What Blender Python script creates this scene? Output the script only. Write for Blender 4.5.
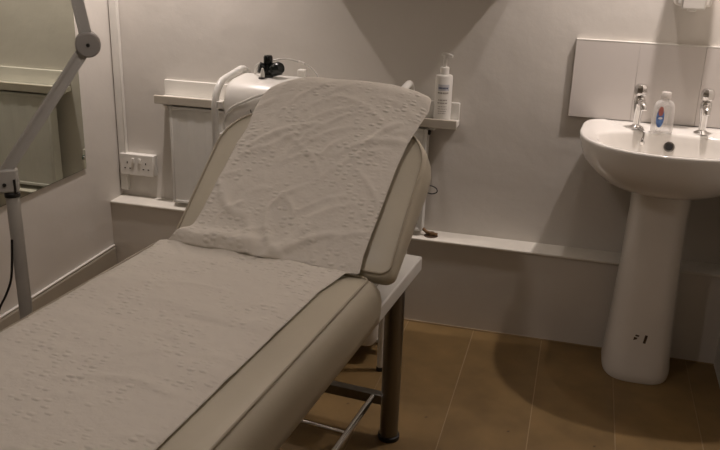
import bpy, bmesh, math, random
from mathutils import Vector, Matrix, noise
random.seed(7)
for _o in list(bpy.data.objects): bpy.data.objects.remove(_o, do_unlink=True)
S = bpy.context.scene
COL = S.collection
PI = math.pi
R = math.radians

# ------------------------------------------------------------------ camera
F_PX, YAW, PITCH, ROLL = 825.73, .2560, .3434, .0312
cp, sp, cy_, sy_ = math.cos(PITCH), math.sin(PITCH), math.cos(YAW), math.sin(YAW)
fw = Vector((-sy_*cp, cy_*cp, -sp)); rt = Vector((cy_, sy_, 0)); up = rt.cross(fw)
r2 = rt*math.cos(ROLL) + up*math.sin(ROLL); u2 = up*math.cos(ROLL) - rt*math.sin(ROLL)
cam = bpy.data.cameras.new('camera'); camo = bpy.data.objects.new('camera', cam); COL.objects.link(camo)
cam.sensor_width = 36; cam.lens = F_PX*36/720; cam.clip_start = .02
M = Matrix((r2, u2, -fw)).transposed().to_4x4(); M.translation = Vector((1.6447, -2.8493, 1.3712))
camo.matrix_world = M
S.camera = camo

# ------------------------------------------------------------------ world, lamps, exposure
W = bpy.data.worlds.new('world'); S.world = W; W.use_nodes = True
W.node_tree.nodes['Background'].inputs[0].default_value = (.9, .8, .68, 1)
W.node_tree.nodes['Background'].inputs[1].default_value = .02
S.view_settings.view_transform = 'Standard'; S.view_settings.look = 'None'
S.view_settings.gamma = 1; S.view_settings.use_curve_mapping = False
S.view_settings.exposure = -.17
COOL, WARM = (1.0, .875, .82), (1.0, .76, .54)
def lamp(loc, power, size=.02, cone=155, blend=.6, col=COOL, aim=None):
    l = bpy.data.lights.new('downlight_or_fill', 'SPOT'); l.energy = power; l.color = col
    l.shadow_soft_size = size; l.spot_size = R(cone); l.spot_blend = blend
    o = bpy.data.objects.new('downlight_or_fill', l); COL.objects.link(o); o.location = loc
    if aim: o.rotation_euler = (Vector(aim)-Vector(loc)).to_track_quat('-Z', 'Y').to_euler()
    return o
# spots close to the back wall, tilted a little towards it; unseen fill lamps added further into the room
lamp((.23, -.24, 1.94), 66, cone=125, blend=1, aim=(.05, -.03, 1.1))
lamp((1.70, -.24, 1.94), 11, cone=125, blend=1, aim=(1.68, -.02, 1.1))
lamp((1.95, -.22, 1.94), 50, cone=125, blend=1, aim=(1.98, -.02, 1.1))
lamp((.85, -1.75, 2.04), 18.5, .05, cone=104, blend=.9, aim=(.90, -1.35, .6))  # added lamp, only there to brighten the couch
lamp((1.85, -2.2, 2.04), 2.0, .06, col=WARM)  # added warm fill, no such lamp seen
lamp((1.05, -3.2, 2.04), 3.2, .06, col=WARM)  # second added fill lamp, behind the camera

# ------------------------------------------------------------------ materials
def mat(name, col, rough=.6, metal=0, var=.06, vscale=6, bump=0, bscale=40, bdist=.002, stretch=None, spec=.5, coat=0, col2=None, thresh=None):
    m = bpy.data.materials.new(name); m.use_nodes = True
    n = m.node_tree.nodes; L = m.node_tree.links; b = n['Principled BSDF']
    b.inputs['Roughness'].default_value = rough; b.inputs['Metallic'].default_value = metal
    b.inputs['Specular IOR Level'].default_value = spec; b.inputs['Coat Weight'].default_value = coat
    tc = n.new('ShaderNodeTexCoord'); src = tc.outputs['Object']
    if stretch:
        mp = n.new('ShaderNodeMapping'); mp.inputs['Scale'].default_value = stretch; L.new(src, mp.inputs[0]); src = mp.outputs[0]
    nz = n.new('ShaderNodeTexNoise'); nz.inputs['Scale'].default_value = vscale; nz.inputs['Detail'].default_value = 6; L.new(src, nz.inputs['Vector'])
    rp = n.new('ShaderNodeValToRGB'); lo, hi = (.3, .7) if not thresh else thresh
    rp.color_ramp.elements[0].position = lo; rp.color_ramp.elements[1].position = hi
    c2 = col2 or tuple(min(1, c*(1+var)) for c in col)
    c1 = col if col2 else tuple(c*(1-var) for c in col)
    rp.color_ramp.elements[0].color = (*c1, 1); rp.color_ramp.elements[1].color = (*c2, 1)
    L.new(nz.outputs['Fac'], rp.inputs[0]); L.new(rp.outputs[0], b.inputs['Base Color'])
    if bump:
        nb = n.new('ShaderNodeTexNoise'); nb.inputs['Scale'].default_value = bscale; nb.inputs['Detail'].default_value = 5; L.new(src, nb.inputs['Vector'])
        bp = n.new('ShaderNodeBump'); bp.inputs['Strength'].default_value = bump; bp.inputs['Distance'].default_value = bdist
        L.new(nb.outputs['Fac'], bp.inputs['Height']); L.new(bp.outputs[0], b.inputs['Normal'])
    return m
def plaster():
    m = mat('painted_plaster', (.655, .622, .572), .62, var=.035, vscale=1.7, bump=.35, bscale=7, bdist=.010, spec=.35)
    n = m.node_tree.nodes; L = m.node_tree.links
    b1 = [x for x in n if x.type == 'BUMP'][0]
    nb = n.new('ShaderNodeTexNoise'); nb.inputs['Scale'].default_value = 90; nb.inputs['Detail'].default_value = 4
    tc = [x for x in n if x.type == 'TEX_COORD'][0]; L.new(tc.outputs['Object'], nb.inputs['Vector'])
    b2 = n.new('ShaderNodeBump'); b2.inputs['Strength'].default_value = .15; b2.inputs['Distance'].default_value = .0012
    L.new(nb.outputs['Fac'], b2.inputs['Height']); L.new(b1.outputs[0], b2.inputs['Normal']); L.new(b2.outputs[0], n['Principled BSDF'].inputs['Normal'])
    return m
def vinyl_tile():
    m = mat('vinyl_floor', (.195, .124, .049), .45, var=.2, vscale=7, bump=.25, bscale=30, bdist=.001, spec=.4)
    n = m.node_tree.nodes; L = m.node_tree.links; b = n['Principled BSDF']; src = b.inputs['Base Color'].links[0].from_socket
    oi = n.new('ShaderNodeObjectInfo'); mr = n.new('ShaderNodeMapRange'); mr.inputs[3].default_value = .88; mr.inputs[4].default_value = 1.08
    L.new(oi.outputs['Random'], mr.inputs[0])
    # small dark specks of dirt
    tc = [x for x in n if x.type == 'TEX_COORD'][0]
    ns = n.new('ShaderNodeTexNoise'); ns.inputs['Scale'].default_value = 22; ns.inputs['Detail'].default_value = 1; L.new(tc.outputs['Object'], ns.inputs['Vector'])
    r = n.new('ShaderNodeValToRGB'); r.color_ramp.elements[0].position = .74; r.color_ramp.elements[1].position = .78
    r.color_ramp.elements[0].color = (1, 1, 1, 1); r.color_ramp.elements[1].color = (.3, .25, .2, 1); L.new(ns.outputs['Fac'], r.inputs[0])
    v = n.new('ShaderNodeMixRGB'); v.blend_type = 'MULTIPLY'; v.inputs[0].default_value = 1; L.new(src, v.inputs[1]); L.new(r.outputs[0], v.inputs[2])
    v2 = n.new('ShaderNodeVectorMath'); v2.operation = 'SCALE'; L.new(v.outputs[0], v2.inputs[0]); L.new(mr.outputs[0], v2.inputs['Scale'])
    L.new(v2.outputs[0], b.inputs['Base Color'])
    return m
def paper_mat():
    m = bpy.data.materials.new('couch_paper'); m.use_nodes = True
    n = m.node_tree.nodes; L = m.node_tree.links; b = n['Principled BSDF']
    b.inputs['Base Color'].default_value = (.74, .70, .63, 1); b.inputs['Roughness'].default_value = .9
    b.inputs['Specular IOR Level'].default_value = .15
    uv = n.new('ShaderNodeUVMap'); uv.uv_map = 'sheet'
    mp = n.new('ShaderNodeMapping'); mp.inputs['Scale'].default_value = (42, 74, 1); L.new(uv.outputs[0], mp.inputs[0])
    vo = n.new('ShaderNodeTexVoronoi'); vo.inputs['Scale'].default_value = 1; vo.inputs['Randomness'].default_value = .5; L.new(mp.outputs[0], vo.inputs['Vector'])
    r = n.new('ShaderNodeMapRange'); r.inputs[1].default_value = .0; r.inputs[2].default_value = .42; r.inputs[3].default_value = 1; r.inputs[4].default_value = 0
    L.new(vo.outputs['Distance'], r.inputs[0])
    nm = n.new('ShaderNodeTexNoise'); nm.inputs['Scale'].default_value = 9; L.new(uv.outputs[0], nm.inputs['Vector'])
    rm = n.new('ShaderNodeMapRange'); rm.inputs[1].default_value = .40; rm.inputs[2].default_value = .62; L.new(nm.outputs['Fac'], rm.inputs[0])
    mu = n.new('ShaderNodeMath'); mu.operation = 'MULTIPLY'; L.new(r.outputs[0], mu.inputs[0]); L.new(rm.outputs[0], mu.inputs[1])
    b1 = n.new('ShaderNodeBump'); b1.inputs['Strength'].default_value = .75; b1.inputs['Distance'].default_value = .006; L.new(mu.outputs[0], b1.inputs['Height'])
    nf = n.new('ShaderNodeTexNoise'); nf.inputs['Scale'].default_value = 28; nf.inputs['Detail'].default_value = 6; L.new(uv.outputs[0], nf.inputs['Vector'])
    b2 = n.new('ShaderNodeBump'); b2.inputs['Strength'].default_value = .35; b2.inputs['Distance'].default_value = .010
    L.new(nf.outputs['Fac'], b2.inputs['Height']); L.new(b1.outputs[0], b2.inputs['Normal']); L.new(b2.outputs[0], b.inputs['Normal'])
    return m
def clear_mat(name, col, alpha):
    m = bpy.data.materials.new(name); m.use_nodes = True
    n = m.node_tree.nodes; L = m.node_tree.links; b = n['Principled BSDF']
    b.inputs['Base Color'].default_value = (*col, 1); b.inputs['Roughness'].default_value = .15
    tr = n.new('ShaderNodeBsdfTransparent'); tr.inputs[0].default_value = (.97, .97, .97, 1); mx = n.new('ShaderNodeMixShader')
    fr = n.new('ShaderNodeLayerWeight'); fr.inputs[0].default_value = .35
    mr = n.new('ShaderNodeMapRange'); mr.inputs[3].default_value = alpha; mr.inputs[4].default_value = .85
    L.new(fr.outputs['Facing'], mr.inputs[0]); L.new(mr.outputs[0], mx.inputs[0])
    L.new(tr.outputs[0], mx.inputs[1]); L.new(b.outputs[0], mx.inputs[2]); L.new(mx.outputs[0], n['Material Output'].inputs[0])
    return m
MT = dict(
    wall=plaster(),
    plinth=mat('painted_plinth', (.60, .565, .51), .6, var=.05, vscale=3, bump=.3, bscale=12, bdist=.006),
    skirting=mat('skirting_tone', (.40, .365, .30), .5, var=.06, vscale=8),  # darker than the wall and the moulding on top
    lip=mat('shelf_lip_tone', (.50, .46, .39), .4, var=.05, vscale=12),  # front lip darker than the board
    ledge=mat('painted_ledge', (.72, .69, .62), .5, var=.08, vscale=8, bump=.2),
    gloss=mat('white_gloss_paint', (.74, .72, .67), .3, var=.04, vscale=9, bump=.08),
    ceil=mat('ceiling_paint', (.66, .63, .59), .8, var=.03),
    floor=vinyl_tile(), grout=mat('floor_joint', (.30, .215, .12), .7),
    ceramic=mat('white_ceramic', (.80, .775, .73), .1, var=.02, vscale=3, coat=.3),
    pedestal=mat('pedestal_ceramic', (.74, .71, .66), .2, var=.04, vscale=5),  # slightly darker and rougher than the bowl
    tile=mat('white_tile', (.66, .62, .585), .16, var=.025, vscale=2, bump=.06, bscale=5),
    tilegrout=mat('tile_joint', (.60, .56, .52), .7),
    chrome=mat('chrome', (.72, .71, .70), .12, 1, var=.05, vscale=20),
    steel=mat('brushed_steel', (.25, .238, .22), .28, 1, var=.12, vscale=30, stretch=(1, 1, .05)),
    vinyl=mat('cream_vinyl', (.54, .495, .39), .42, var=.06, vscale=4, bump=.25, bscale=120, bdist=.0008),
    piping=mat('cream_piping', (.42, .37, .28), .45, var=.05),
    paper=paper_mat(),
    frame=mat('white_powder_coat', (.73, .72, .68), .35, var=.04, vscale=14, bump=.05),
    dark=mat('black_rubber', (.012, .011, .010), .5, var=.1),
    plastic=mat('white_plastic', (.78, .76, .71), .38, var=.03, vscale=8),
    cream_plastic=mat('off_white_plastic', (.80, .78, .73), .33, var=.03, vscale=8),
    greymet=mat('grey_enamel', (.48, .47, .44), .42, var=.06, vscale=12),
    greydisc=mat('grey_plastic', (.30, .285, .265), .5, var=.06, vscale=14),
    blackplastic=mat('black_plastic', (.010, .013, .012), .25, var=.2),
    mirror=mat('mirror_glass', (.62, .635, .55), .0, 1, var=.015, vscale=2),
    mirroredge=mat('mirror_edge', (.10, .14, .11), .2, var=.1),
    brass=mat('tarnished_brass', (.20, .12, .06), .5, .6, var=.35, vscale=60),
    brown=mat('brown_residue', (.055, .03, .014), .8, var=.3, vscale=60),
    clear=clear_mat('clear_plastic', (.78, .76, .73), .26),
    hose=clear_mat('clear_hose', (.82, .80, .75), .55),
    blue=mat('blue_label', (.02, .06, .22), .4, col2=(.10, .22, .50), vscale=90),
    red=mat('red_label', (.34, .10, .08), .4, var=.2, vscale=60),
    inkblue=mat('dark_blue_print', (.14, .16, .26), .5, var=.2, vscale=200),
    inkpale=mat('pale_blue_print', (.56, .57, .60), .5, var=.1, vscale=100),
    inkgrey=mat('grey_print', (.38, .355, .32), .5, var=.3, vscale=200),
)

# ------------------------------------------------------------------ mesh helpers
def link(name, bm, m, parent=None, smooth=True, kind=None, bevel=0, seg=2, ang=40):
    bmesh.ops.remove_doubles(bm, verts=bm.verts, dist=1e-6)
    bmesh.ops.recalc_face_normals(bm, faces=bm.faces)
    me = bpy.data.meshes.new(name); bm.to_mesh(me); bm.free(); me.materials.append(m)
    o = bpy.data.objects.new(name, me); COL.objects.link(o)
    if parent: o.parent = parent
    if smooth:
        for p in me.polygons: p.use_smooth = True
    if bevel:
        b = o.modifiers.new('bevel', 'BEVEL'); b.width = bevel; b.segments = seg; b.limit_method = 'ANGLE'; b.angle_limit = R(35)
        b.harden_normals = False
    if smooth:
        try: me.set_sharp_from_angle(angle=R(ang))
        except Exception: pass
    if kind: o['kind'] = kind
    return o
def empty(name, loc=(0, 0, 0), rz=0):
    o = bpy.data.objects.new(name, None); COL.objects.link(o); o.location = loc; o.rotation_euler = (0, 0, rz); o.empty_display_size = .05
    return o
def tag(o, label, cat, group=None):
    o['label'] = label; o['category'] = cat
    if group: o['group'] = group
    return o
def box(bm, a, b, mtx=None):
    vs = [bm.verts.new((x, y, z)) for x in (a[0], b[0]) for y in (a[1], b[1]) for z in (a[2], b[2])]
    for f in ((0, 1, 3, 2), (4, 6, 7, 5), (0, 4, 5, 1), (2, 3, 7, 6), (0, 2, 6, 4), (1, 5, 7, 3)): bm.faces.new([vs[i] for i in f])
    if mtx: bmesh.ops.transform(bm, matrix=mtx, verts=vs)
    return vs
def BX(name, a, b, m, parent=None, bevel=.002, kind=None, seg=2):
    bm = bmesh.new(); box(bm, a, b); return link(name, bm, m, parent, True, kind, bevel, seg)
def lathe(bm, prof, c=(0, 0, 0), n=24, mtx=None):
    rings = []; new = []
    for r, z in prof:
        if r < 1e-6: v = bm.verts.new((c[0], c[1], c[2]+z)); rings.append([v]); new.append(v)
        else:
            rg = [bm.verts.new((c[0]+r*math.cos(2*PI*i/n), c[1]+r*math.sin(2*PI*i/n), c[2]+z)) for i in range(n)]; rings.append(rg); new += rg
    for A, B in zip(rings, rings[1:]):
        if len(A) == 1 and len(B) == 1: continue
        for i in range(n):
            j = (i+1) % n
            if len(A) == 1: bm.faces.new((A[0], B[i], B[j]))
            elif len(B) == 1: bm.faces.new((A[i], A[j], B[0]))
            else: bm.faces.new((A[i], A[j], B[j], B[i]))
    for rg in (rings[0], rings[-1]):
        if len(rg) > 1: bm.faces.new(rg)
    if mtx: bmesh.ops.transform(bm, matrix=mtx, verts=new)
def LT(name, prof, c, m, parent=None, n=24, mtx=None):
    bm = bmesh.new(); lathe(bm, prof, c, n, mtx); return link(name, bm, m, parent)
def smooth_path(pts, k=6):
    P = [Vector(p) for p in pts]
    if len(P) < 3: return P
    Q = [P[0]*2-P[1]] + P + [P[-1]*2-P[-2]]; out = []
    for i in range(1, len(Q)-2):
        a, b, c, d = Q[i-1:i+3]
        for s in range(k):
            t = s/k; out.append(.5*((2*b)+(c-a)*t+(2*a-5*b+4*c-d)*t*t+(3*b-a-3*c+d)*t**3))
    return out+[P[-1]]
def tube(bm, pts, r, n=10, closed=False, radii=None):
    P = [Vector(p) for p in pts]; N = len(P); rings = []; prev = None
    for i in range(N):
        if closed: t = (P[(i+1) % N]-P[i-1]).normalized()
        else: t = (P[min(i+1, N-1)]-P[max(i-1, 0)]).normalized()
        if prev is None:
            h = Vector((0, 0, 1)) if abs(t.z) < .9 else Vector((1, 0, 0)); u = t.cross(h).normalized()
        else:
            u = (prev-t*prev.dot(t)).normalized()
        v = t.cross(u); prev = u; rr = radii[i] if radii else r
        rings.append([bm.verts.new(P[i]+u*(rr*math.cos(2*PI*k/n))+v*(rr*math.sin(2*PI*k/n))) for k in range(n)])
    for i in range(N if closed else N-1):
        A, B = rings[i], rings[(i+1) % N]
        for k in range(n):
            j = (k+1) % n; bm.faces.new((A[k], A[j], B[j], B[k]))
    if not closed: bm.faces.new(rings[0]); bm.faces.new(rings[-1])
def TB(name, pts, r, m, parent=None, n=10, closed=False, sm=0):
    bm = bmesh.new(); tube(bm, smooth_path(pts, sm) if sm else pts, r, n, closed); return link(name, bm, m, parent, ang=60)
def loft(bm, rings, cap0=True, cap1=True):
    V = [[bm.verts.new(p) for p in r] for r in rings]; n = len(V[0])
    for A, B in zip(V, V[1:]):
        for i in range(n):
            j = (i+1) % n; bm.faces.new((A[i], A[j], B[j], B[i]))
    if cap0: bm.faces.new(V[0])
    if cap1: bm.faces.new(V[-1])
    return V
def bar(bm, a, b, w, h, side=None):
    a, b = Vector(a), Vector(b); t = (b-a).normalized(); s = Vector(side) if side else (t.cross(Vector((0, 0, 1))) if abs(t.z) < .95 else Vector((1, 0, 0)))
    s = (s-t*s.dot(t)).normalized(); u = t.cross(s)
    V = []
    for p in (a, b): V.append([bm.verts.new(p+s*(w/2*i)+u*(h/2*j)) for i, j in ((-1, -1), (1, -1), (1, 1), (-1, 1))])
    for i in range(4):
        j = (i+1) % 4; bm.faces.new((V[0][i], V[0][j], V[1][j], V[1][i]))
    bm.faces.new(V[0]); bm.faces.new(V[1])

# ------------------------------------------------------------------ the room
XL, XR, YF, ZC = -.10, 2.195, -3.7, 2.12
def wallbox(name, a, b, m=None):
    bm = bmesh.new(); box(bm, a, b); return link(name, bm, m or MT['wall'], None, False, 'structure')
wallbox('wall_back', (XL-.1, 0, -.05), (XR+.1, .1, ZC+.05))
wallbox('wall_left', (XL-.1, YF-.1, -.05), (XL, 0, ZC+.05))
wallbox('wall_right', (XR, YF-.1, -.05), (XR+.1, 0, ZC+.05))
wallbox('wall_front', (XL, YF-.1, -.05), (XR, YF, ZC+.05))
wallbox('ceiling', (XL, YF, ZC), (XR, 0, ZC+.05), MT['ceil'])
floor = wallbox('floor', (XL, YF, -.05), (XR, 0, -.002), MT['grout'])
# vinyl floor tiles
TW, TL, GAP = .2446, 1.22, .0032
tm = None
k0 = math.floor((XL-1.3693)/TW)
x = 1.3693+k0*TW
while x < XR-.001:
    a, b = max(x+GAP/2, XL), min(x+TW-GAP/2, XR)
    y = -.1
    while y > YF+.001:
        c, d = max(y-TL+.001, YF), y-.001
        if b-a > .01 and d-c > .01:
            full = abs((b-a)-(TW-GAP)) < 1e-5 and abs((d-c)-(TL-.002)) < 1e-5
            if full and tm:
                o = bpy.data.objects.new('vinyl_plank', tm); COL.objects.link(o); o.parent = floor
            else:
                bm = bmesh.new(); box(bm, (-(b-a)/2, -(d-c)/2, -.002), ((b-a)/2, (d-c)/2, 0)); o = link('vinyl_plank', bm, MT['floor'], floor, False)
                if full: tm = o.data
            o.location = ((a+b)/2, (c+d)/2, random.uniform(-.0003, 0))
        y -= TL
    x += TW
# boxed-in plinth along the back wall with a painted ledge
bm = bmesh.new(); box(bm, (XL, -.098, 0), (XR, 0, .322)); link('trim_1', bm, MT['plinth'], None, False, 'structure')
BX('trim_2', (XL, -.104, .322), (XR, 0, .332), MT['ledge'], None, .003, 'structure')
# skirting of the left wall and bead of filler at the plinth's foot
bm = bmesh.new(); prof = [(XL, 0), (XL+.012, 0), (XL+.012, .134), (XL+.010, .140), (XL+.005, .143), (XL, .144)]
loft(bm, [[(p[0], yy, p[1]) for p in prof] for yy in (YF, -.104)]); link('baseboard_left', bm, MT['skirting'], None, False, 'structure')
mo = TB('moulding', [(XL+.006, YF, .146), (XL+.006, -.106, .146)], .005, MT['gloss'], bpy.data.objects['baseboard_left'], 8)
TB('trim_3', [(XL, -.099, .002), (XR, -.099, .002)], .0025, MT['grout'], None, 8)['kind'] = 'structure'

# cable trunking in the corner
BX('trim_4', (-.096, -.022, .358), (-.064, 0, ZC), MT['gloss'], None, .003, 'structure')

# ------------------------------------------------------------------ double wall socket
sk = empty('wall_socket', (-.012, 0, .469)); tag(sk, 'white double electrical socket mounted low beside the corner trunking', 'socket')
BX('back_box', (-.073, -.026, -.042), (.073, 0, .042), MT['plastic'], sk, .003)
BX('face_plate', (-.073, -.034, -.043), (.073, -.0265, .043), MT['plastic'], sk, .003)
for cx_ in (-.040, .040):
    BX('earth_slot', (cx_-.002, -.0352, .004), (cx_+.002, -.0335, .012), MT['dark'], sk, 0)
    for dx in (-.011, .011): BX('pin_slot', (cx_+dx-.0032, -.0352, -.017), (cx_+dx+.0032, -.0335, -.013), MT['dark'], sk, 0)
for cx_ in (-.014, .014): BX('rocker_switch', (cx_-.006, -.039, .008), (cx_+.006, -.0335, .028), MT['cream_plastic'], sk, .002)

# ------------------------------------------------------------------ radiator under the shelf
rad = empty('panel_radiator', (0, 0, 0)); tag(rad, 'white panel radiator below the narrow shelf, behind the couch', 'radiator')
RX0, RX1, RZ0, RZ1 = .165, 1.150, .350, .728
bm = bmesh.new(); top = []
n = 14; pts = []
for i in range(n):
    x0 = RX0+.012+(RX1-RX0-.024)*i/n; w_ = (RX1-RX0-.024)/n
    pts += [(x0, -.079), (x0+w_*.30, -.079), (x0+w_*.42, -.0778), (x0+w_*.88, -.0778)]
pts += [(RX1-.012, -.079), (RX1-.012, -.066), (RX0+.012, -.066)]
loft(bm, [[(p[0], p[1], z) for p in pts] for z in (RZ0+.012, RZ1-.012)])
link('front_panel', bm, MT['frame'], rad, False)
for xa, xb in ((RX0, RX0+.0118), (RX1-.0118, RX1)): BX('end_strip', (xa, -.0795, RZ0), (xb, -.030, RZ1), MT['frame'], rad, .003)
BX('top_rail', (RX0+.012, -.081, RZ1-.0118), (RX1-.012, -.032, RZ1), MT['frame'], rad, .002)
BX('bottom_rail', (RX0+.012, -.081, RZ0), (RX1-.012, -.032, RZ0+.0118), MT['frame'], rad, .002)
BX('rear_panel', (RX0+.012, -.048, RZ0+.012), (RX1-.012, -.034, RZ1-.012), MT['frame'], rad, .001)
for xx, s in ((RX0, -1), (RX1, 1)):
    LT('end_plug', [(.0001, -.004), (.009, -.004), (.009, .004), (.006, .006), (.0001, .006)], (0, 0, 0), MT['dark'], rad, 12, Matrix.Translation((xx+s*.003, -.058, .712)) @ Matrix.Rotation(R(90*s), 4, 'Y'))
v = LT('valve', [(.009, 0), (.009, .006), (.011, .006), (.011, .013), (.0001, .015)], (1.184, -.062, .333), MT['brass'], rad, 14)
TB('valve_tail', [(1.1505, -.060, .356), (1.166, -.062, .345), (1.182, -.062, .341), (1.206, -.064, .340)], .006, MT['brass'], rad, 10)
LT('pipe_collar', [(.026, 0), (.024, .002), (.009, .003)], (1.182, -.062, .3322), MT['brown'], rad, 14)
for xx in (.35, .95): BX('wall_bracket', (xx-.02, -.034, RZ0+.05), (xx+.02, -.0002, RZ1-.05), MT['frame'], rad, .001)
# loop of thin black cable beside the radiator
lp = TB('cable_loop', [(1.1515, -.07, .503), (1.166, -.085, .500), (1.186, -.094, .502), (1.200, -.096, .511), (1.196, -.094, .523), (1.178, -.086, .528), (1.162, -.078, .524), (1.1515, -.07, .517)], .0022, MT['dark'], None, 8, sm=5)
tag(lp, 'thin black cable loop sticking out from the radiator end', 'cable')

# ------------------------------------------------------------------ narrow wall shelf with upstand
sh = empty('wall_shelf', (0, 0, .735)); tag(sh, 'long narrow white shelf with upstand along the back wall', 'shelf')
BX('shelf_board', (.112, -.0742, 0), (1.248, -.0002, .020), MT['gloss'], sh, .002)
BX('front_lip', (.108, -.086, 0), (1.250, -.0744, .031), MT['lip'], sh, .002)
BX('upstand', (.116, -.014, .0202), (1.247, -.0002, .079), MT['gloss'], sh, .002)
for xx in (.145, 1.165): BX('bracket', (xx-.008, -.07, -.012), (xx+.008, -.0002, -.0002), MT['gloss'], sh, .001)

# ------------------------------------------------------------------ pump bottle on the shelf
pb = empty('pump_bottle', (1.192, -.044, .7554)); tag(pb, 'white lotion pump bottle standing on the shelf end', 'bottle')
BR = .0295
LT('bottle_body', [(.0001, 0), (BR-.003, 0), (BR, .003), (BR, .150), (BR-.002, .157), (.016, .1605), (.0001, .1605)], (0, 0, 0), MT['cream_plastic'], pb, 40)
LT('collar', [(.013, .1607), (.0155, .161), (.0155, .183), (.013, .185), (.0001, .185)], (0, 0, 0), MT['cream_plastic'], pb, 28)
LT('pump_stem', [(.0068, .1852), (.0068, .214), (.008, .216), (.008, .222), (.0001, .2225)], (0, 0, 0), MT['cream_plastic'], pb, 16)
bm = bmesh.new(); tube(bm, [(-.012, .004, .2255), (0, 0, .2262), (.012, -.004, .226), (.026, -.009, .223)], .005, 10, radii=[.006, .0075, .006, .0042]); link('nozzle', bm, MT['cream_plastic'], pb)
def arc_strip(name, m, z0, z1, a0, a1, r=BR+.0005):
    bm = bmesh.new(); N = max(2, int((a1-a0)/6)); A = []
    for i in range(N+1):
        a = R(a0+(a1-a0)*i/N); A.append([bm.verts.new((rr*math.sin(a), -rr*math.cos(a), z)) for rr, z in ((r-.0004, z0), (r, z0), (r, z1), (r-.0004, z1))])
    for p, q in zip(A, A[1:]):
        for i in range(4): j = (i+1) % 4; bm.faces.new((p[i], p[j], q[j], q[i]))
    bm.faces.new(A[0]); bm.faces.new(A[-1]); return link(name, bm, m, pb)
arc_strip('label_band', MT['inkpale'], .1075, .129, -30, 48, BR+.0004)
for a0, a1 in ((-26, -18), (-16, -8), (-6, 1), (3, 10), (12, 19), (21, 28), (30, 38)): arc_strip('print_letter', MT['inkblue'], .114, .1195, a0, a1, BR+.0009)
for z, t, w in ((.0975, .0055, (-30, 48)), (.0735, .0042, (-24, 40)), (.0635, .0042, (-28, 42)), (.0525, .002, (-22, 36)), (.0445, .002, (-25, 38)), (.0365, .002, (-20, 34)), (.029, .0018, (-22, 30))):
    a = w[0]
    while a < w[1]-3:
        b_ = min(w[1], a+random.uniform(9, 20)); arc_strip('print_line', MT['inkgrey'], z, z+t, a, b_); a = b_+2.5

# ------------------------------------------------------------------ mirror on the left wall
mi = empty('wall_mirror', (XL, 0, 0)); tag(mi, 'frameless mirror clipped to the left wall, reflecting the shelf', 'mirror')
MY0, MY1, MZ0, MZ1 = -1.05, -.248, .505, 1.42
bm = bmesh.new(); box(bm, (.0003, MY0, MZ0), (.0050, MY1, MZ1)); link('backing', bm, MT['mirroredge'], mi, False)
bm = bmesh.new(); box(bm, (.0050, MY0+.0015, MZ0+.0015), (.0058, MY1-.0015, MZ1-.0015)); link('mirror_pane', bm, MT['mirror'], mi, False)
for yy, zz in ((-.262, .550), (-.262, 1.37), (-1.03, .55), (-1.03, 1.37)):
    mt_ = Matrix.Translation((.0058, yy, zz)) @ Matrix.Rotation(R(90), 4, 'Y')
    cl = LT('fixing_washer', [(.0001, 0), (.009, 0), (.009, .0015), (.0001, .0018)], (0, 0, 0), MT['mirroredge'], mi, 16, mt_)
    LT('fixing_screw', [(.0055, .0017), (.005, .004), (.003, .0055), (.0001, .006)], (0, 0, 0), MT['chrome'], cl, 14, mt_)

# ------------------------------------------------------------------ tiled splashback
sb = empty('tiled_splashback', (0, 0, .8012)); tag(sb, 'row of large white tiles on the wall behind the basin', 'splashback')
BX('backing_board', (1.617, -.008, .001), (XR-.0005, -.0002, .250), MT['tilegrout'], sb, .001)
for a, b in ((1.6145, 1.8142), (1.8148, 2.0142), (2.0148, XR-.0008)): BX('tile', (a, -.0145, 0), (b, -.0081, .2523), MT['tile'], sb, .0008)
BX('edge_trim', (1.6145, -.015, .2525), (XR-.0008, -.0002, .2563), MT['gloss'], sb, .001)

# ------------------------------------------------------------------ pedestal wash basin
BXC = 1.93; RIM = .800
ba = empty('pedestal_basin', (BXC, 0, 0)); tag(ba, 'white ceramic wash basin on a full pedestal below the tiles', 'basin')
NB = 96
def outline(a, bf, bb, yc, pf=2.3, pb_=5.0):
    P = []
    for i in range(NB):
        t = 2*PI*i/NB; c, s = math.cos(t), math.sin(t)
        if s >= 0: e = 2/pb_; q = bb
        else: e = 2/pf; q = bf
        ec = 2/(pb_ if s >= 0 else pf)
        P.append((a*math.copysign(abs(c)**ec, c), yc+q*math.copysign(abs(s)**e, s)))
    return P
def outer(sc, dy=0):
    P = []
    for i, (x_, y_) in enumerate(outline(.272, .262, .200, -.204, 2.3, 8.0)):
        back = max(0, (y_+.204)/.2)
        x_ *= 1-.10*back**2          # narrower towards the wall
        P.append((x_*sc, -.20+dy+(y_+.20)*sc))
    return P
def fixback(P): return [(x_, min(y_, -.0155)) for x_, y_ in P]
rings = []
for sc, z in ((.30, .630), (.42, .633), (.58, .648), (.72, .668), (.85, .700), (.93, .728), (.972, .755), (.988, .775)):
    rings.append([(x_, y_, z) for x_, y_ in fixback(outer(sc))])
for sc, z in ((1.0, .786), (1.0, .794), (.994, .799), (.982, .8008), (.965, .7995)):
    rings.append([(x_, y_, z) for x_, y_ in fixback(outer(sc))])
op = outline(.222, .172, .118, -.262, 2.2, 2.7)
def opening(sc, dy=0): return [(x_*sc, -.262+dy+(y_+.262)*sc) for x_, y_ in op]
for sc, z in ((1.035, .7970), (1.0, .7945), (.975, .787), (.945, .765), (.88, .728), (.75, .692), (.50, .670), (.25, .662), (.09, .660)):
    rings.append([(x_, y_, z) for x_, y_ in opening(sc)])
bm = bmesh.new(); loft(bm, rings); bowl = link('basin_bowl', bm, MT['ceramic'], ba, ang=80)
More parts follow.
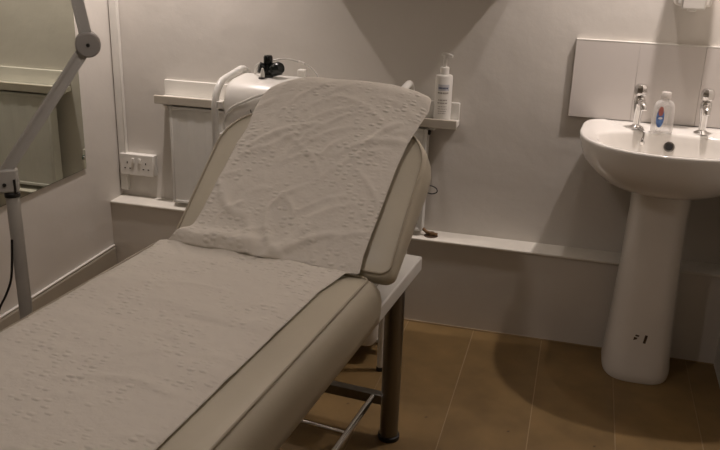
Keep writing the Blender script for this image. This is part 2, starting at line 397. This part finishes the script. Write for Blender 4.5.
LT('overflow_ring', [(.0165, 0), (.0165, .002), (.012, .003), (.012, .0005), (.0001, .0005)], (0, 0, 0), MT['steel'], bowl, 20, Matrix.Translation((.004, -.1535, .757)) @ Matrix.Rotation(R(68), 4, 'X'))
LT('overflow_hole', [(.0112, 0), (.0112, .001), (.0001, .0011)], (0, 0, 0), MT['dark'], bowl, 20, Matrix.Translation((.004, -.1545, .7574)) @ Matrix.Rotation(R(68), 4, 'X'))
LT('waste', [(.0001, 0), (.028, 0), (.028, .003), (.018, .003), (.016, -.0)], (0, -.262, .6605), MT['chrome'], bowl, 24)
rings = []
for z, hw, yf_, yb in ((0, .108, -.312, -.125), (.012, .110, -.316, -.124), (.03, .110, -.316, -.124), (.06, .106, -.310, -.125), (.20, .099, -.302, -.126), (.40, .091, -.297, -.127), (.56, .087, -.300, -.128), (.632, .090, -.306, -.128)):
    yc = yb-.05; P = []
    for i in range(64):
        t = 2*PI*i/64; c, s = math.cos(t), math.sin(t)
        e = .62 if s < 0 else .25
        P.append((hw*math.copysign(abs(c)**e, c), yc+(yb-yc if s >= 0 else yc-yf_)*math.copysign(abs(s)**(.75 if s < 0 else .25), s), z))
    rings.append(P)
bm = bmesh.new(); loft(bm, rings); ped = link('pedestal', bm, MT['pedestal'], ba, ang=70)
# two dark smudges left on the pedestal front
for dx, z0, z1, w_ in ((-.022, .148, .160, .0055), (-.019, .163, .169, .006), (.008, .142, .172, .0042)):
    bm = bmesh.new(); box(bm, (-w_, -.002, z0), (w_, 0, z1), Matrix.Translation((dx, -.3050+abs(dx)*.12, 0)) @ Matrix.Translation((0, 0, .15)) @ Matrix.Rotation(R(8), 4, 'Y') @ Matrix.Translation((0, 0, -.15)))
    link('dark_smudge', bm, MT['brown'], ped, bevel=.001)

def tap(x, label, spin):
    t = empty('pillar_tap', (x, -.105, .7985), spin); tag(t, label, 'tap')
    LT('flange', [(.0001, 0), (.024, 0), (.0245, .002), (.021, .005), (.013, .009), (.0115, .012)], (0, 0, 0), MT['chrome'], t, 28)
    LT('tap_body', [(.0115, .0115), (.0115, .03), (.0140, .055), (.0172, .078), (.0182, .09), (.015, .098), (.012, .101), (.0001, .101)], (0, 0, 0), MT['chrome'], t, 24)
    bm = bmesh.new(); tube(bm, [(0, -.004, .084), (0, -.022, .086), (0, -.042, .083), (0, -.052, .076), (0, -.055, .068)], .01, 16, radii=[.011, .011, .0105, .0105, .0098]); link('spout', bm, MT['chrome'], t)
    bm = bmesh.new(); prof = [(.0001, .1012), (.012, .1012), (.0195, .108), (.0215, .119), (.0205, .131), (.0145, .140), (.0001, .143)]
    lathe(bm, prof, (0, 0, 0), 8); h = link('tap_head', bm, MT['chrome'], t, bevel=.0015, ang=20)
    return t
tap(BXC-.100, 'chrome pillar tap beside the plug chain, nearer the couch', R(12))
tap(BXC+.098, 'chrome pillar tap nearer the right wall, without plug chain', R(-2))
# plug chain hanging over the deck
pc = empty('plug_chain', (BXC-.088, -.13, .7985)); tag(pc, 'short chrome plug chain hook lying over the basin edge', 'plug chain')
TB('chain', [(-.004, .004, .0042), (.004, -.010, .0052), (.009, -.026, .002), (.0105, -.034, -.004), (.010, -.038, -.016), (.008, -.041, -.024)], .0042, MT['chrome'], pc, 10, sm=4)
LT('stopper_cap', [(.0001, 0), (.007, .001), (.0085, .006), (.007, .012), (.0001, .013)], (.008, -.0445, -.037), MT['chrome'], pc, 14)

# ------------------------------------------------------------------ clear soap bottle on the basin
cb = empty('clear_soap_bottle', (1.904, -.142, .7990), R(20)); tag(cb, 'clear squat plastic bottle with blue and red label on the basin', 'bottle')
def ov(a, b, z, e=.55, n_=36): return [(a*math.copysign(abs(math.cos(t))**e, math.cos(t)), b*math.copysign(abs(math.sin(t))**e, math.sin(t)), z) for t in [2*PI*i/n_ for i in range(n_)]]
bm = bmesh.new(); loft(bm, [ov(.030, .019, 0), ov(.032, .021, .004), ov(.032, .021, .03), ov(.031, .020, .06), ov(.030, .019, .082), ov(.024, .016, .096), ov(.014, .013, .102, 1), ov(.0125, .0125, .104, 1), ov(.0125, .0125, .109, 1)]); link('bottle_body', bm, MT['clear'], cb, ang=60)
bm = bmesh.new(); loft(bm, [ov(.0145, .0145, .1093, 1), ov(.0148, .0148, .112, 1), ov(.0142, .0142, .126, 1), ov(.012, .012, .128, 1)]); link('cap', bm, clear_mat('frosted_cap', (.66, .62, .58), .75), cb, ang=50)
def lab(name, m, zz, hw_, y0):
    bm = bmesh.new(); F, Bk = [], []
    for i in range(24):
        t = 2*PI*i/24; px_, pz = hw_*math.cos(t), zz[0]+(zz[1]-zz[0])/2*(1+math.sin(t))
        F.append(bm.verts.new((-.0195+px_, y0, pz))); Bk.append(bm.verts.new((-.0195+px_, y0+.0006, pz)))
    bm.faces.new(F); bm.faces.new(Bk)
    for i in range(24): j = (i+1) % 24; bm.faces.new((F[i], F[j], Bk[j], Bk[i]))
    return link(name, bm, m, cb, False)
lab('label_oval', MT['blue'], (.020, .080), .0125, -.0222)
lab('label_top', MT['red'], (.056, .086), .008, -.0230)
lab('label_pale_oval', MT['inkpale'], (.046, .053), .007, -.0236)  # small pale oval laid over the blue one

# ------------------------------------------------------------------ soap dispenser above the tiles
dp = empty('soap_dispenser', (1.945, 0, 1.176)); tag(dp, 'white wall soap dispenser above the tiled splashback', 'dispenser')
BX('dispenser_body', (-.052, -.098, .006), (.052, -.0002, .24), MT['plastic'], dp, .008, None, 3)
BX('push_bar', (-.034, -.112, -.002), (.034, -.0985, .075), MT['plastic'], dp, .004)
BX('spout', (-.012, -.09, -.010), (.012, -.06, .0058), MT['plastic'], dp, .003)

# ------------------------------------------------------------------ deep wall shelf above the picture, throws the V of shade
ws = empty('upper_shelf', (0, 0, 1.270)); tag(ws, 'deep white wall shelf high above the couch head', 'shelf')
BX('shelf_board', (.712, -.24, 0), (1.428, -.0002, .022), MT['gloss'], ws, .002)
for xx in (.76, 1.38): BX('bracket', (xx-.008, -.012, .0222), (xx+.008, -.0002, .16), MT['gloss'], ws, .001)

# ------------------------------------------------------------------ treatment couch
CO = empty('treatment_couch', (.93, -1.10, 0), R(-5)); tag(CO, 'cream vinyl treatment couch with raised backrest and chrome legs', 'couch')
HWD = .306; Y0, Y1 = -1.28, .412; ZR0, ZR1 = .470, .512
for s in (-1, 1): BX('side_rail', (s*HWD if s < 0 else HWD-.05, Y0, ZR0), (-HWD+.05 if s < 0 else HWD, Y1, ZR1), MT['frame'], CO, .004)
for ya, yb in ((Y1-.05, Y1), (Y0, Y0+.05), (-.03, .02)): BX('cross_rail', (-HWD+.0502, ya, ZR0), (HWD-.0502, yb, ZR1-.001), MT['frame'], CO, .003)
BX('backrest_support_rail', (-.22, Y1-.11, ZR0+.006), (.245, Y1-.0505, ZR1-.006), MT['frame'], CO, .003)
for s in (-1, 1):
    for yy in (.266, -1.12):
        lg = LT('leg', [(.0265, .014), (.0265, ZR0-.0005), (.0001, ZR0-.0005)], (s*.276, yy, 0), MT['steel'], CO, 28)
        LT('rubber_foot', [(.0001, 0), (.030, 0), (.031, .004), (.031, .013), (.0255, .0145), (.0001, .0145)], (s*.276, yy, 0), MT['dark'], lg, 28)
for yy in (.282, -1.10): BX('leg_stretcher', (-.262, yy-.014, .098), (.262, yy+.014, .128), MT['steel'], CO, .002)
TB('long_stretcher', [(.222, .27, .118), (.216, -.3, .118), (.216, -1.09, .118)], .0095, MT['chrome'], CO, 14)
TB('cross_rod', [(.046, .108, .098), (.21, .1, .098), (.216, .1, .11)], .0062, MT['chrome'], CO, 12)

def rrect(w0, w1, y0, y1, rad0, rad1, k=8):
    """closed outline, wide y0 edge first; rad0 at the y0 corners, rad1 at the y1 corners"""
    P = []
    for cx_, cy, r_, a0 in ((w1-rad0, y0+rad0, rad0, -90), (w1-rad1, y1-rad1, rad1, 0), (w0+rad1, y1-rad1, rad1, 90), (w0+rad0, y0+rad0, rad0, 180)):
        for i in range(k+1):
            a = R(a0+90*i/k); P.append((cx_+r_*math.cos(a), cy+r_*math.sin(a)))
    # resample the straights so that the surface can bend
    Q = []
    for i, p in enumerate(P):
        q = P[(i+1) % len(P)]; d = math.hypot(q[0]-p[0], q[1]-p[1]); m_ = max(1, int(d/.04)) if d > .06 else 1
        for s in range(m_): Q.append((p[0]+(q[0]-p[0])*s/m_, p[1]+(q[1]-p[1])*s/m_))
    return Q
def cushion(name, w0, w1, y0, y1, rad0, rad1, levels, parent, mtx=None):
    bm = bmesh.new(); base = rrect(w0, w1, y0, y1, rad0, rad1); cx_, cy = (w0+w1)/2, (y0+y1)/2
    hw_, hl = (w1-w0)/2, (y1-y0)/2; rings = []
    def ring(ins, z): return [(cx_+(p[0]-cx_)*(hw_-ins)/hw_, cy+(p[1]-cy)*(hl-ins)/hl, z) for p in base]
    for ins, z in levels: rings.append(ring(ins, z))
    V = loft(bm, rings, True, False)
    # crowned top
    last = V[-1]; ins0, z0 = levels[-1]
    for ins, dz in ((.03, .003), (.08, .006), (.15, .008)):
        nw = [bm.verts.new(p) for p in ring(ins0+ins, z0+dz)]; n_ = len(nw)
        for i in range(n_): j = (i+1) % n_; bm.faces.new((last[i], last[j], nw[j], nw[i]))
        last = nw
    bm.faces.new(last)
    o = link(name, bm, MT['vinyl'], parent, ang=75)
    if mtx: o.matrix_local = mtx
    return o, ring
SEAT_T = .600
seat, sring = cushion('seat_cushion', -.318, .318, -1.28, .036, .05, .02,
    [(.012, -.116), (.004, -.114), (.001, -.09), (0, -.06), (.004, -.035), (.016, -.012), (.028, -.002), (.031, .0), (.034, -.001)], CO, Matrix.Translation((0, 0, SEAT_T)))
pp = TB('piping', sring(.0295, .0006), .0032, MT['piping'], seat, 8, True)
# backrest: local y runs up the slope, local z out of its front
EL = R(40)
BACK0 = Matrix.Translation((0, .0, SEAT_T)) @ Matrix.Rotation(EL, 4, 'X')
BM = Matrix.Translation((.034, .012, SEAT_T+.002)) @ Matrix.Rotation(EL, 4, 'X')
bk, bring = cushion('backrest_cushion', -.298, .308, .002, .462, .025, .135,
    [(.035, -.104), (.016, -.100), (.003, -.086), (0, -.066), (.001, -.040), (.006, -.012), (.011, -.002), (.014, 0), (.017, -.001)], CO, BM)
for v_ in bk.data.vertices:            # the pad thins towards the hinge
    if v_.co.z < -.002: v_.co.z *= .45+.55*min(1, max(0, v_.co.y/.30))
TB('piping', bring(.0125, .0006), .0032, MT['piping'], bk, 8, True)
bm = bmesh.new(); tube(bm, [(-.13, .488, -.052), (-.125, .488, -.052), (.212, .488, -.052), (.218, .488, -.052)], .044, 28, radii=[.039, .044, .044, .039]); hb_ = link('hidden_paper_support', bm, MT['vinyl'], CO, ang=50); hb_.matrix_local = BACK0  # added unseen support, stands for the paper roll under the sheet
bmx = BM
for s in (-1, 1):
    bm = bmesh.new(); bar(bm, (s*.12, .30, ZR0+.02), bmx @ Vector((s*.12-.02, .36, -.1045)), .025, .012); link('backrest_strut', bm, MT['steel'], CO)

# ------------------------------------------------------------------ paper sheet over seat and backrest
def interp(tab, s):
    for (a, *A), (b, *B) in zip(tab, tab[1:]):
        if s <= b:
            t = max(0, min(1, (s-a)/(b-a))); return [p+(q-p)*t for p, q in zip(A, B)]
    return list(tab[-1][1:])
CR = []
rc = random.Random(11)
for _ in range(46):       # backrest: slanting pulls
    x0, s0 = rc.uniform(-.22, .28), rc.uniform(.04, .58); a = R(rc.choice((1, 1, 1, -1))*rc.uniform(12, 58)); CR.append((x0, s0, math.cos(a), math.sin(a), rc.uniform(.03, .13), rc.uniform(.004, .010), rc.uniform(.0015, .0042)))
for _ in range(54):       # seat: ripples running across
    x0, s0 = rc.uniform(-.28, .22), rc.uniform(-1.2, -.02); a = R(rc.uniform(-28, 22)); CR.append((x0, s0, math.cos(a), math.sin(a), rc.uniform(.03, .12), rc.uniform(.004, .011), rc.uniform(.0010, .0030)))
for x0, s0, a, l_, w_, h_ in ((.02, .05, 128, .10, .010, .008), (.10, .06, 38, .11, .009, .007), (-.13, .13, 145, .07, .010, .006), (-.08, .38, 32, .13, .009, .0055), (-.20, -.03, -35, .05, .008, .006), (-.06, -.22, 12, .13, .008, .004), (.10, -.50, 16, .12, .009, .0045), (.05, -.62, 8, .14, .010, .0045), (.19, .40, 60, .10, .009, .005)):
    CR.append((x0, s0, math.cos(R(a)), math.sin(R(a)), l_, w_, h_))
def creases(x_, s):
    t = 0
    for x0, s0, c, d, l_, w_, h_ in CR:
        ds = s-s0
        if abs(ds) > l_+.04: continue
        dx = x_-x0; al = dx*c+ds*d
        if abs(al) > l_: continue
        pe = (ds*c-dx*d+.25*al*al/l_)/w_
        if abs(pe) > 3: continue
        t += h_*math.exp(-pe*pe)*(1-(al/l_)**2)
    return t
# s: metres along the sheet, 0 = fold at the hinge; columns: left x, right x (couch space)
SIDE = [(-1.30, -.274, .217), (-.45, -.274, .216), (-.12, -.272, .218), (-.012, -.268, .236), (.006, -.240, .268), (.05, -.203, .264), (.11, -.196, .266), (.22, -.189, .270), (.33, -.181, .275), (.40, -.172, .283), (.47, -.172, .298), (.53, -.168, .311), (.57, -.155, .308), (.62, -.13, .270), (.75, -.13, .25)]
bm = bmesh.new(); uvl = bm.loops.layers.uv.new('sheet')
NU, NS = 110, 300; S0, S1 = -1.262, .70
grid = []; uvs = {}
LTOP = .554
for i in range(NS+1):
    s = S0+(S1-S0)*i/NS; row = []
    xl, xr = interp(SIDE, s)
    for j in range(NU+1):
        u = j/NU; x_ = xl+(xr-xl)*u
        edge = min(u, 1-u)
        wr = creases(x_, s) + noise.noise(Vector((x_*6, s*5, 1.3)))*.0025 + (abs(noise.noise(Vector((x_*21-s*9, s*20+x_*6, 6.1))))-.2)*.0016 + noise.noise(Vector((x_*45, s*42, 9.1)))*.0008
        if s < 0:
            # long soft creases across the seat
            cr = max(0, noise.noise(Vector((x_*2.2+s*1.5, s*13, 7.7)))-.12)*.012
            ef = min(1, edge/.08); lift = .0130+(wr+cr)*(.3+.7*ef)
            t = max(0, 1+s/.10); bulge = .008*math.exp(-((s+.012)/.028)**2)*(.45+.55*(1-u))*(1.15+.5*noise.noise(Vector((u*6, 2, 5))))
            fan = .006*math.exp(-((s+.03)/.05)**2)*math.sin(u*19+1)
            left = -.004*max(0, 1-u/.04)-.0045*max(0, 1-(1-u)/.07)
            p = Vector((x_, s, SEAT_T+lift+bulge*.6+fan*.3+left))
        else:
            droop = 0
            cr = max(0, noise.noise(Vector((x_*6-s*5, s*3+x_*3, 3.3)))-.10)*.008
            fold = .030*math.exp(-((s-.030)/.024)**2)*max(0, min(1, (.62-u)/.3))*(.85+.5*noise.noise(Vector((u*7, 1, 2)))) + .006*math.exp(-(s/.03)**2)*(1-u)
            diag = .010*math.exp(-((u-.52-s*1.1)/.035)**2)*max(0, 1-s/.20) + .011*math.exp(-((u-.44+s*1.5)/.035)**2)*max(0, 1-s/.17)
            zc = .0125+wr*1.25*(.35+.65*min(1, edge/.06))+cr+max(0, fold)+diag
            # right-hand flap standing proud of the rounded corner
            if s <= LTOP:
                y_, z_ = s, zc
            else:
                q = (s-LTOP); rr = .055
                a = min(q/rr, 1.75); y_ = LTOP+rr*math.sin(a); z_ = zc-rr*(1-math.cos(a)) - max(0, q-1.75*rr)
                y_ = min(y_, LTOP+.05)
            y_ -= (.032*max(0, (u-.66)/.34)**2 + .045*max(0, 1-u/.24)**2)*max(0, min(1, (s-.30)/.24))
            fl = max(0, u-.86)/.14*max(0, min(1, (s-.36)/.12))
            z_ += fl*.010 - fl*fl*.008
            p = BACK0 @ Vector((x_, y_, z_))
        v = bm.verts.new(p); row.append(v); uvs[v] = (x_, s)
    grid.append(row)
for i in range(NS):
    for j in range(NU):
        f = bm.faces.new((grid[i][j], grid[i][j+1], grid[i+1][j+1], grid[i+1][j]))
        for lp_ in f.loops: lp_[uvl].uv = uvs[lp_.vert]
pr = link('couch_paper_sheet', bm, MT['paper'], None, ang=180)
sol = pr.modifiers.new('thickness', 'SOLIDIFY'); sol.thickness = .0008; sol.offset = 1
pr.location = CO.location; pr.rotation_euler = CO.rotation_euler
tag(pr, 'creased white paper sheet covering the couch seat and backrest', 'paper sheet')

# ------------------------------------------------------------------ equipment trolley behind the couch head
TX0, TX1, TY0, TY1, TZ = .545, 1.112, -.492, -.195, .922
TR = empty('equipment_trolley', (0, 0, 0)); tag(TR, 'white tubular trolley between couch head and back wall', 'trolley')
for xx in (TX0, TX1):
    r_ = .085 if xx == TX0 else .06; TZ = .922 if xx == TX0 else .910
    path = [(xx, TY0, .0135), (xx, TY0, .4), (xx, TY0, TZ-r_-.02)]
    for a in range(0, 91, 15): path.append((xx, TY0+r_-r_*math.cos(R(a)), TZ-r_-.012+r_*math.sin(R(a))))
    for a in range(90, -1, -15): path.append((xx, TY1-r_+r_*math.cos(R(a)), TZ-r_+r_*math.sin(R(a))))
    path += [(xx, TY1, .4), (xx, TY1, .0135)]
    TB('tube_frame', path, .0115, MT['frame'], TR, 14)
    for yy in (TY0, TY1): LT('foot', [(.0001, 0), (.013, 0), (.0135, .008), (.0125, .014), (.0001, .014)], (xx, yy, 0), MT['dark'], TR, 16)
for z in (.750, .45): BX('shelf', (TX0+.010, TY0+.006, z-.012), (TX1-.010, TY1-.006, z), MT['frame'], TR, .003)
BX('lower_bar', (TX0+.010, TY0+.1, .044), (TX1-.010, TY0+.13, .058), MT['frame'], TR, .003)
BX('lower_bar', (TX0+.010, TY1-.13, .044), (TX1-.010, TY1-.10, .058), MT['frame'], TR, .003)
LT('frame_clip', [(.0001, 0), (.010, 0), (.010, .02), (.0001, .02)], (TX0+.0215, TY0-.010, .835), MT['frame'], TR, 14)
# perforated white basket on the trolley's lower bars
bs = empty('storage_basket', ((TX0+TX1)/2+.005, (TY0+TY1)/2-.001, .0585)); tag(bs, 'white perforated plastic basket low on the trolley under the couch', 'basket')
def rr3(hx, hy, rad_, z, k=6): return [(p[0], p[1], z) for p in rrect(-hx, hx, -hy, hy, rad_, rad_, k)]
bm = bmesh.new()
loft(bm, [rr3(.205, .095, .03, .010), rr3(.222, .108, .022, .0), rr3(.240, .120, .025, .006), rr3(.249, .126, .028, .02), rr3(.252, .128, .055, .15), rr3(.256, .132, .055, .153), rr3(.256, .132, .055, .158), rr3(.248, .124, .05, .158), rr3(.245, .122, .05, .03), rr3(.22, .10, .04, .012)])
link('basket_body', bm, MT['plastic'], bs, ang=50)
for r_ in range(4):
    for c_ in range(15):
        BX('slot', (.045+c_*.0115, -.1288, .046+r_*.022), (.0505+c_*.0115, -.1270, .0515+r_*.022), MT['dark'], bs, 0)

# ------------------------------------------------------------------ beauty machine on the trolley
MC = empty('beauty_machine', (.7125, -.350, .7503)); tag(MC, 'white rounded tabletop machine with black valve on trolley top', 'machine')
MW = .150
prof = [(-.118, .018), (-.122, .030), (-.122, .075), (-.117, .105), (-.102, .133), (-.078, .152), (-.045, .160), (.055, .163), (.075, .158), (.085, .145), (.088, .03), (.084, .018)]
def mring(x_, k): return [(x_, -.017+(p[0]+.017)*k, .09+(p[1]-.09)*k) for p in prof]
bm = bmesh.new(); loft(bm, [mring(-MW, .93), mring(-MW+.004, .975), mring(-MW+.012, 1), mring(MW-.012, 1), mring(MW-.004, .975), mring(MW, .93)]); mb = link('housing', bm, MT['cream_plastic'], MC, ang=38)
BX('base_plate', (-MW+.008, -.112, .008), (MW-.008, .078, .0185), MT['dark'], MC, .002)
for xx in (-.12, .12):
    for yy in (-.09, .06): LT('foot', [(.0001, 0), (.010, 0), (.010, .0082), (.0001, .0082)], (xx, yy, 0), MT['dark'], MC, 12)
# the V mark on the front
for sx, lean in ((-1, -14), (1, 20)):
    bm = bmesh.new(); bar(bm, (-.048, -.1235, .052), (-.048+sx*(.007 if sx < 0 else .010), -.1235, .081), .0016, .0024, (0, 1, 0)); link('logo_stroke', bm, MT['dark'], MC)
LT('top_button', [(.010, .1625), (.010, .1655), (.007, .1665), (.0001, .1665)], (-0.058, -.020, -.0005), MT['dark'], MC, 16)
# black valve block
vb = LT('valve_base', [(.0001, .161), (.019, .161), (.019, .171), (.011, .174), (.011, .188), (.0001, .188)], (-0.052, .018, 0), MT['blackplastic'], MC, 20)
bm = bmesh.new(); lathe(bm, [(.0001, -.023), (.015, -.023), (.0215, -.014), (.022, .012), (.016, .022), (.0001, .023)], (0, 0, 0), 24, Matrix.Translation((-0.020, .012, .190)) @ Matrix.Rotation(R(70), 4, 'Y') @ Matrix.Rotation(R(20), 4, 'X')); link('valve_knob', bm, MT['blackplastic'], vb)
bm = bmesh.new(); lathe(bm, [(.0001, -.013), (.014, -.013), (.018, -.005), (.018, .008), (.0001, .012)], (0, 0, 0), 20, Matrix.Translation((-0.072, .012, .190)) @ Matrix.Rotation(R(-70), 4, 'Y') @ Matrix.Rotation(R(25), 4, 'X')); link('valve_knob', bm, MT['blackplastic'], vb)
LT('valve_cap', [(.010, .203), (.0145, .207), (.015, .226), (.011, .232), (.0001, .233)], (-0.050, .018, 0), MT['blackplastic'], vb, 14)
LT('valve_stem', [(.010, .186), (.010, .206), (.0001, .206)], (-0.050, .018, 0), MT['blackplastic'], vb, 12)
LT('gauge_tip', [(.006, .163), (.0075, .168), (.0075, .178), (.003, .194), (.0001, .195)], (-0.057, -.014, 0), MT['plastic'], vb, 12)
BX('rear_connector', (.035, .055, .1625), (.062, .08, .186), MT['cream_plastic'], MC, .004)
hs = [(-.040, .02, .214), (.005, .03, .222), (.055, .04, .212), (.085, .045, .198), (.108, .045, .175), (.118, .03, .150), (.15, -.0, .125)]
h1 = TB('outlet_hose', hs, .0030, MT['hose'], MC, 8, sm=5)
bm = bmesh.new(); tube(bm, [(.046, .0372, .2145), (.055, .040, .212), (.064, .0412, .2085)], .005, 10); link('hose_connector', bm, MT['plastic'], h1)
TB('inlet_hose', [(-.072, .012, .205), (-.09, .02, .196), (-.105, .04, .172), (-.13, .09, .14), (-.13, .115, .08)], .0036, MT['hose'], MC, 8, sm=5)
TB('front_hose', [(-.144, -.130, .012), (-.140, -.132, .045), (-.115, -.134, .083), (-.07, -.135, .107), (-.025, -.130, .128), (.03, -.118, .141), (.10, -.115, .13), (.152, -.125, .07)], .0042, MT['hose'], MC, 8, sm=5)

# ------------------------------------------------------------------ floor-standing lamp at the left
LX, LY = .327, -1.20
LA = empty('floor_lamp', (LX, LY, 0), R(33)); tag(LA, 'grey jointed floor lamp standing between couch and mirror', 'floor lamp')
for k in range(5):
    a = R(90+72*k); bm = bmesh.new(); bar(bm, (0, 0, .075), (.20*math.cos(a), .20*math.sin(a), .06), .030, .022); bl = link('base_leg', bm, MT['greymet'], LA, bevel=.003)
    LT('castor', [(.0001, -.009), (.018, -.009), (.021, -.006), (.021, .006), (.018, .009), (.0001, .009)], (0, 0, 0), MT['dark'], bl, 16, Matrix.Translation((.19*math.cos(a), .19*math.sin(a), .0211)) @ Matrix.Rotation(a, 4, 'Z') @ Matrix.Rotation(R(90), 4, 'X'))
    LT('castor_stem', [(.006, .035), (.006, .055), (.0001, .055)], (.19*math.cos(a), .19*math.sin(a), 0), MT['dark'], bl, 10)
LT('base_hub', [(.0001, .06), (.036, .06), (.036, .095), (.022, .11), (.0001, .11)], (0, 0, 0), MT['greymet'], LA, 24)
LT('post', [(.0165, .10), (.0165, .728), (.0001, .728)], (0, 0, 0), MT['greymet'], LA, 24)
LT('post_cap', [(.0001, .7282), (.0185, .7282), (.0185, .737), (.015, .740), (.0001, .740)], (.0, 0, 0), MT['dark'], LA, 24)
bm = bmesh.new(); box(bm, (-.034, -.016, .7402), (.018, .016, .800)); brk = link('arm_bracket', bm, MT['greymet'], LA, bevel=.006, seg=3)
LT('bracket_screw', [(.0001, 0), (.005, 0), (.004, .003), (.0001, .0035)], (0, 0, 0), MT['dark'], brk, 12, Matrix.Translation((-.014, -.0162, .762)) @ Matrix.Rotation(R(90), 4, 'X'))
TB('bracket_cable', [(.0085, -.018, .742), (.0095, -.019, .755), (.009, -.018, .775)], .003, MT['dark'], brk, 8)
A0, A1, A2 = Vector((-.020, 0, .778)), Vector((.205, 0, 1.095)), Vector((.126, .0, 1.60))
def arm(name, p, q, yo):
    t = (q-p).normalized(); s = Vector((0, 1, 0)).cross(t)
    bm = bmesh.new(); bar(bm, p+Vector((0, yo, 0)), q+Vector((0, yo, 0)), .018, .029, (0, 1, 0)); a_ = link(name, bm, MT['greymet'], LA, bevel=.003)
    for k in (-1, 1):
        bm = bmesh.new(); bar(bm, p+s*(k*.0105)+Vector((0, yo-.0100, 0)), q+s*(k*.0105)+Vector((0, yo-.0100, 0)), .004, .006, (0, 1, 0)); link('arm_ridge', bm, MT['greymet'], a_)
    return a_
arm('lower_arm', A0, A1, 0)
arm('upper_arm', A1, A2, .0)
dj = LT('joint_disc', [(.0001, -.022), (.026, -.022), (.0295, -.019), (.0295, .019), (.026, .022), (.0001, .022)], (0, 0, 0), MT['greydisc'], LA, 36, Matrix.Translation(A1) @ Matrix.Rotation(R(90), 4, 'X'))
LT('disc_screw', [(.0001, .0221), (.0045, .0221), (.0035, .0245), (.0001, .025)], (0, 0, 0), MT['dark'], dj, 12, Matrix.Translation(A1) @ Matrix.Rotation(R(90), 4, 'X'))
LT('joint_disc', [(.0001, -.02), (.024, -.02), (.026, -.017), (.026, .017), (.024, .02), (.0001, .02)], (0, 0, 0), MT['greydisc'], LA, 28, Matrix.Translation(A2) @ Matrix.Rotation(R(90), 4, 'X'))
hd = LT('lamp_head', [(.055, -.018), (.092, -.018), (.098, -.010), (.098, .012), (.088, .022), (.060, .024), (.055, .015), (.055, -.018)], (0, 0, 0), MT['greymet'], LA, 36, Matrix.Translation(A2+Vector((.02, -.13, .01))) @ Matrix.Rotation(R(12), 4, 'X'))
LT('lens', [(.0001, -.004), (.0545, -.002), (.0545, .002), (.0001, .005)], (0, 0, 0), MT['clear'], hd, 36, Matrix.Translation(A2+Vector((.02, -.13, .01))) @ Matrix.Rotation(R(12), 4, 'X'))
TB('power_cable', [(-.012, -.014, .62), (-.018, -.014, .56), (-.026, -.012, .51), (-.044, -.005, .465), (-.064, .0, .425), (-.09, .01, .33), (-.10, .03, .2), (-.06, .02, .12), (-.02, .01, .10)], .0030, MT['dark'], LA, 8, sm=5)
